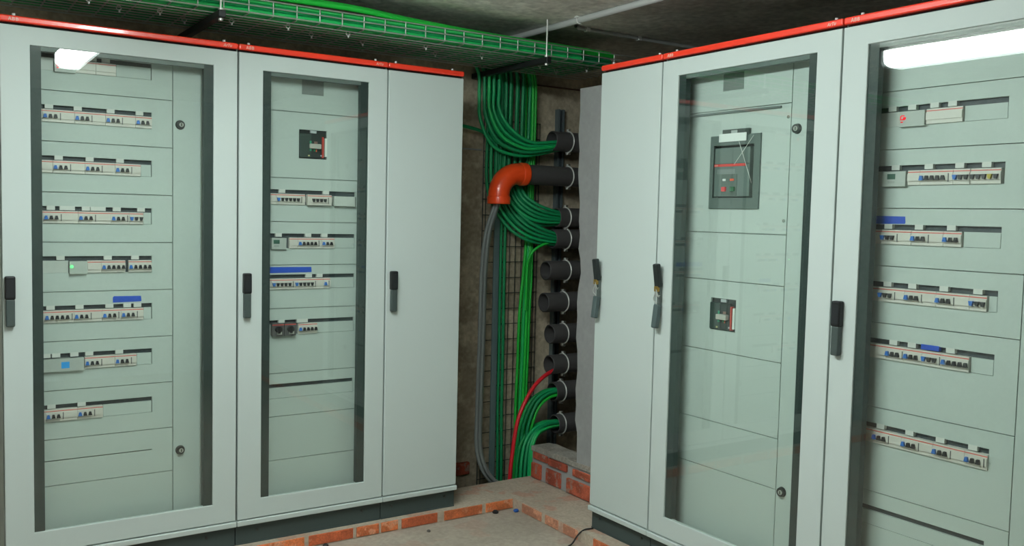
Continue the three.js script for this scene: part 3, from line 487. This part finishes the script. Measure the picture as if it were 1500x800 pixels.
niche('green cable rising from the trench into the second lowest pipe', 'bundle into the second lowest pipe', 7, [[0.66, -0.5, -0.42], [0.66, -0.14, -0.42], [0.667, 0.09, -0.41, 1], [0.69, 0.19, -0.40, 0.9, -0.3], [0.735, 0.272, -0.40, 0.6, -0.7], [0.80, 0.315, -0.4, 0.4, -0.7], [0.87, 0.328, -0.4, 0.4, -0.6], [1.05, 0.331, -0.4, 0.4, -0.5]], 0.075, [G[1], G[0], M.bright, G[2]]);
niche('green cable rising from the trench into the lowest pipe', 'bundle into the lowest pipe', 8, [[0.665, -0.5, -0.36], [0.665, -0.14, -0.36], [0.675, 0.0, -0.37, 1], [0.70, 0.075, -0.38, 0.9, -0.3], [0.75, 0.122, -0.39, 0.6, -0.6], [0.82, 0.142, -0.4, 0.4, -0.6], [0.89, 0.144, -0.4, 0.4, -0.5], [1.05, 0.143, -0.4, 0.4, -0.5]], 0.08, [G[1], G[0], G[3], G[2]]);
niche('green cable hanging straight into the trench beside the brick sill', 'loops beside the brick sill', 2, [[0.81, 0.135, -0.36], [0.75, 0.115, -0.345], [0.715, 0.05, -0.335], [0.705, -0.1, -0.33], [0.70, -0.5, -0.33]], 0.02, [G[0], G[1]]);
niche('red cable curving from a black pipe down into the trench', 'red cable', 1, [[1.0, 0.475, -0.4], [0.845, 0.452, -0.385], [0.738, 0.396, -0.36], [0.664, 0.306, -0.34], [0.614, 0.195, -0.33], [0.586, 0.025, -0.33], [0.572, -0.14, -0.33], [0.565, -0.5, -0.33]], 0, [M.redCable], 0.0115, 'red_cable');
niche('grey cable hanging out of the orange elbow down to the ledge', 'grey cables out of the elbow', 3, [[0.475, 1.52, -0.40, 0.8], [0.452, 1.40, -0.40, 0.8], [0.40, 1.24, -0.40], [0.378, 1.02, -0.40], [0.374, 0.65, -0.4], [0.368, 0.28, -0.39], [0.370, 0.09, -0.37], [0.405, -0.03, -0.35], [0.47, -0.11, -0.34], [0.60, -0.19, -0.33], [0.75, -0.30, -0.33]], 0.036, [M.grey, std(0x7d8482, 0.5), M.grey], 0.0105, 'grey_cable');
solo('green_cable', 'dark green cable emerging from behind the narrow left cabinet', 'cable', tube([[0.0, 1.80, -0.45], [0.2, 1.80, -0.46], [0.31, 1.795, -0.47], [0.42, 1.77, -0.48], [0.50, 1.70, -0.49], [0.52, 1.55, -0.49]].map(a => V(...a)), CR, 40, 7), G[2]);
solo('steel_bar', 'thin grey bar on the wall beside the narrow left cabinet', 'bar', rbox(0.0, 0.44, 1.683 + LIP, 1.691 + LIP, ZB + 0.002, ZB + 0.012, 0.002, 1), M.grey);
solo('steel_bar', 'thin brown steel bar under the tray above the black pipes', 'bar', rbox(0.72, 1.3, 2.072 + LIP, 2.080 + LIP, ZB + 0.002, ZB + 0.012, 0.002, 1), std(0x5a3a2c, 0.6));

// ------------------------------------------------------------ conduits on the ceiling
{
  const t = thing('ceiling_conduit', 'white plastic conduit running across the ceiling above the niche', 'conduit', [0.463, CEIL - 0.016, 0]);
  mesh('tube', tr(cyl(0.0155, ZF - ZB, 'z', 14), 0, 0, (ZF + ZB) / 2), M.conduit, t);
  for (const z of [0.27, 1.3, 2.3]) mesh('clip', merge([rbox(-0.024, 0.024, 0.009, 0.016, z - 0.012, z + 0.012, 0.002, 1), tr(new THREE.TorusGeometry(0.0175, 0.003, 6, 16), 0, 0, z)]), M.white, t);
  const t2 = thing('ceiling_conduit', 'thin grey conduit on the ceiling with a bent end beside the white one', 'conduit', [0, CEIL - 0.011, 0.105]);
  mesh('tube', tube([[0.545, 0.0, 0.03], [0.57, 0.0, 0.008], [0.61, 0, 0], [0.9, 0, 0], [1.4, 0, -0.002], [2.28, 0, 0]].map(a => new THREE.Vector3(...a)), 0.0095, 40, 10), M.conduit, t2);
  for (const x of [0.64, 0.98, 1.5]) mesh('clip', tr(rbox(-0.01, 0.01, -0.012, 0.011, -0.013, 0.013, 0.002, 1), x, 0, 0), M.white, t2);
}

// ------------------------------------------------------------ bits on the floor
function crumb(r, s) { const g = new THREE.IcosahedronGeometry(r, 1), p = g.attributes.position; for (let i = 0; i < p.count; i++) { const k = 0.75 + 0.45 * Math.abs(Math.sin(p.getX(i) * 517 + p.getY(i) * 733 + p.getZ(i) * 311 + s)); p.setXYZ(i, p.getX(i) * k, Math.max(p.getY(i) * k * 0.7, -r * 0.45), p.getZ(i) * k); } g.translate(0, r * 0.45, 0); g.computeVertexNormals(); return g; }
solo('plastic_scrap', 'small black scrap on the floor against the brick edge', 'scrap', crumb(0.014, 1), M.cord, [0.2, 0, 0.042]);
solo('plastic_scrap', 'small blue plastic scrap on the floor by the ledge corner', 'scrap', crumb(0.013, 2), std(0x2a5fae, 0.5), [0.30, 0, 0.075]);
solo('pebble', 'tiny grey stone lying alone on the floor', 'stone', crumb(0.008, 3), std(0x5c5752, 0.8), [-0.209, 0, 0.108]);
solo('pebble', 'dark brown stone on the floor before the second left cabinet', 'stone', crumb(0.012, 4), std(0x34302c, 0.8), [-0.69, 0, 0.05]);
solo('thin_cord', 'thin black cord on the floor leading to the right plinth', 'cord', tube([[0.384, LEDGE + 0.004, 0.578], [0.335, LEDGE + 0.004, 0.574], [0.30, 0.040, 0.576], [0.262, 0.010, 0.584], [0.22, 0.004, 0.60], [0.13, 0.004, 0.68], [0.05, 0.004, 0.80]].map(a => new THREE.Vector3(...a)), 0.0038, 40, 6), M.cord);

renderer.render(scene, camera);
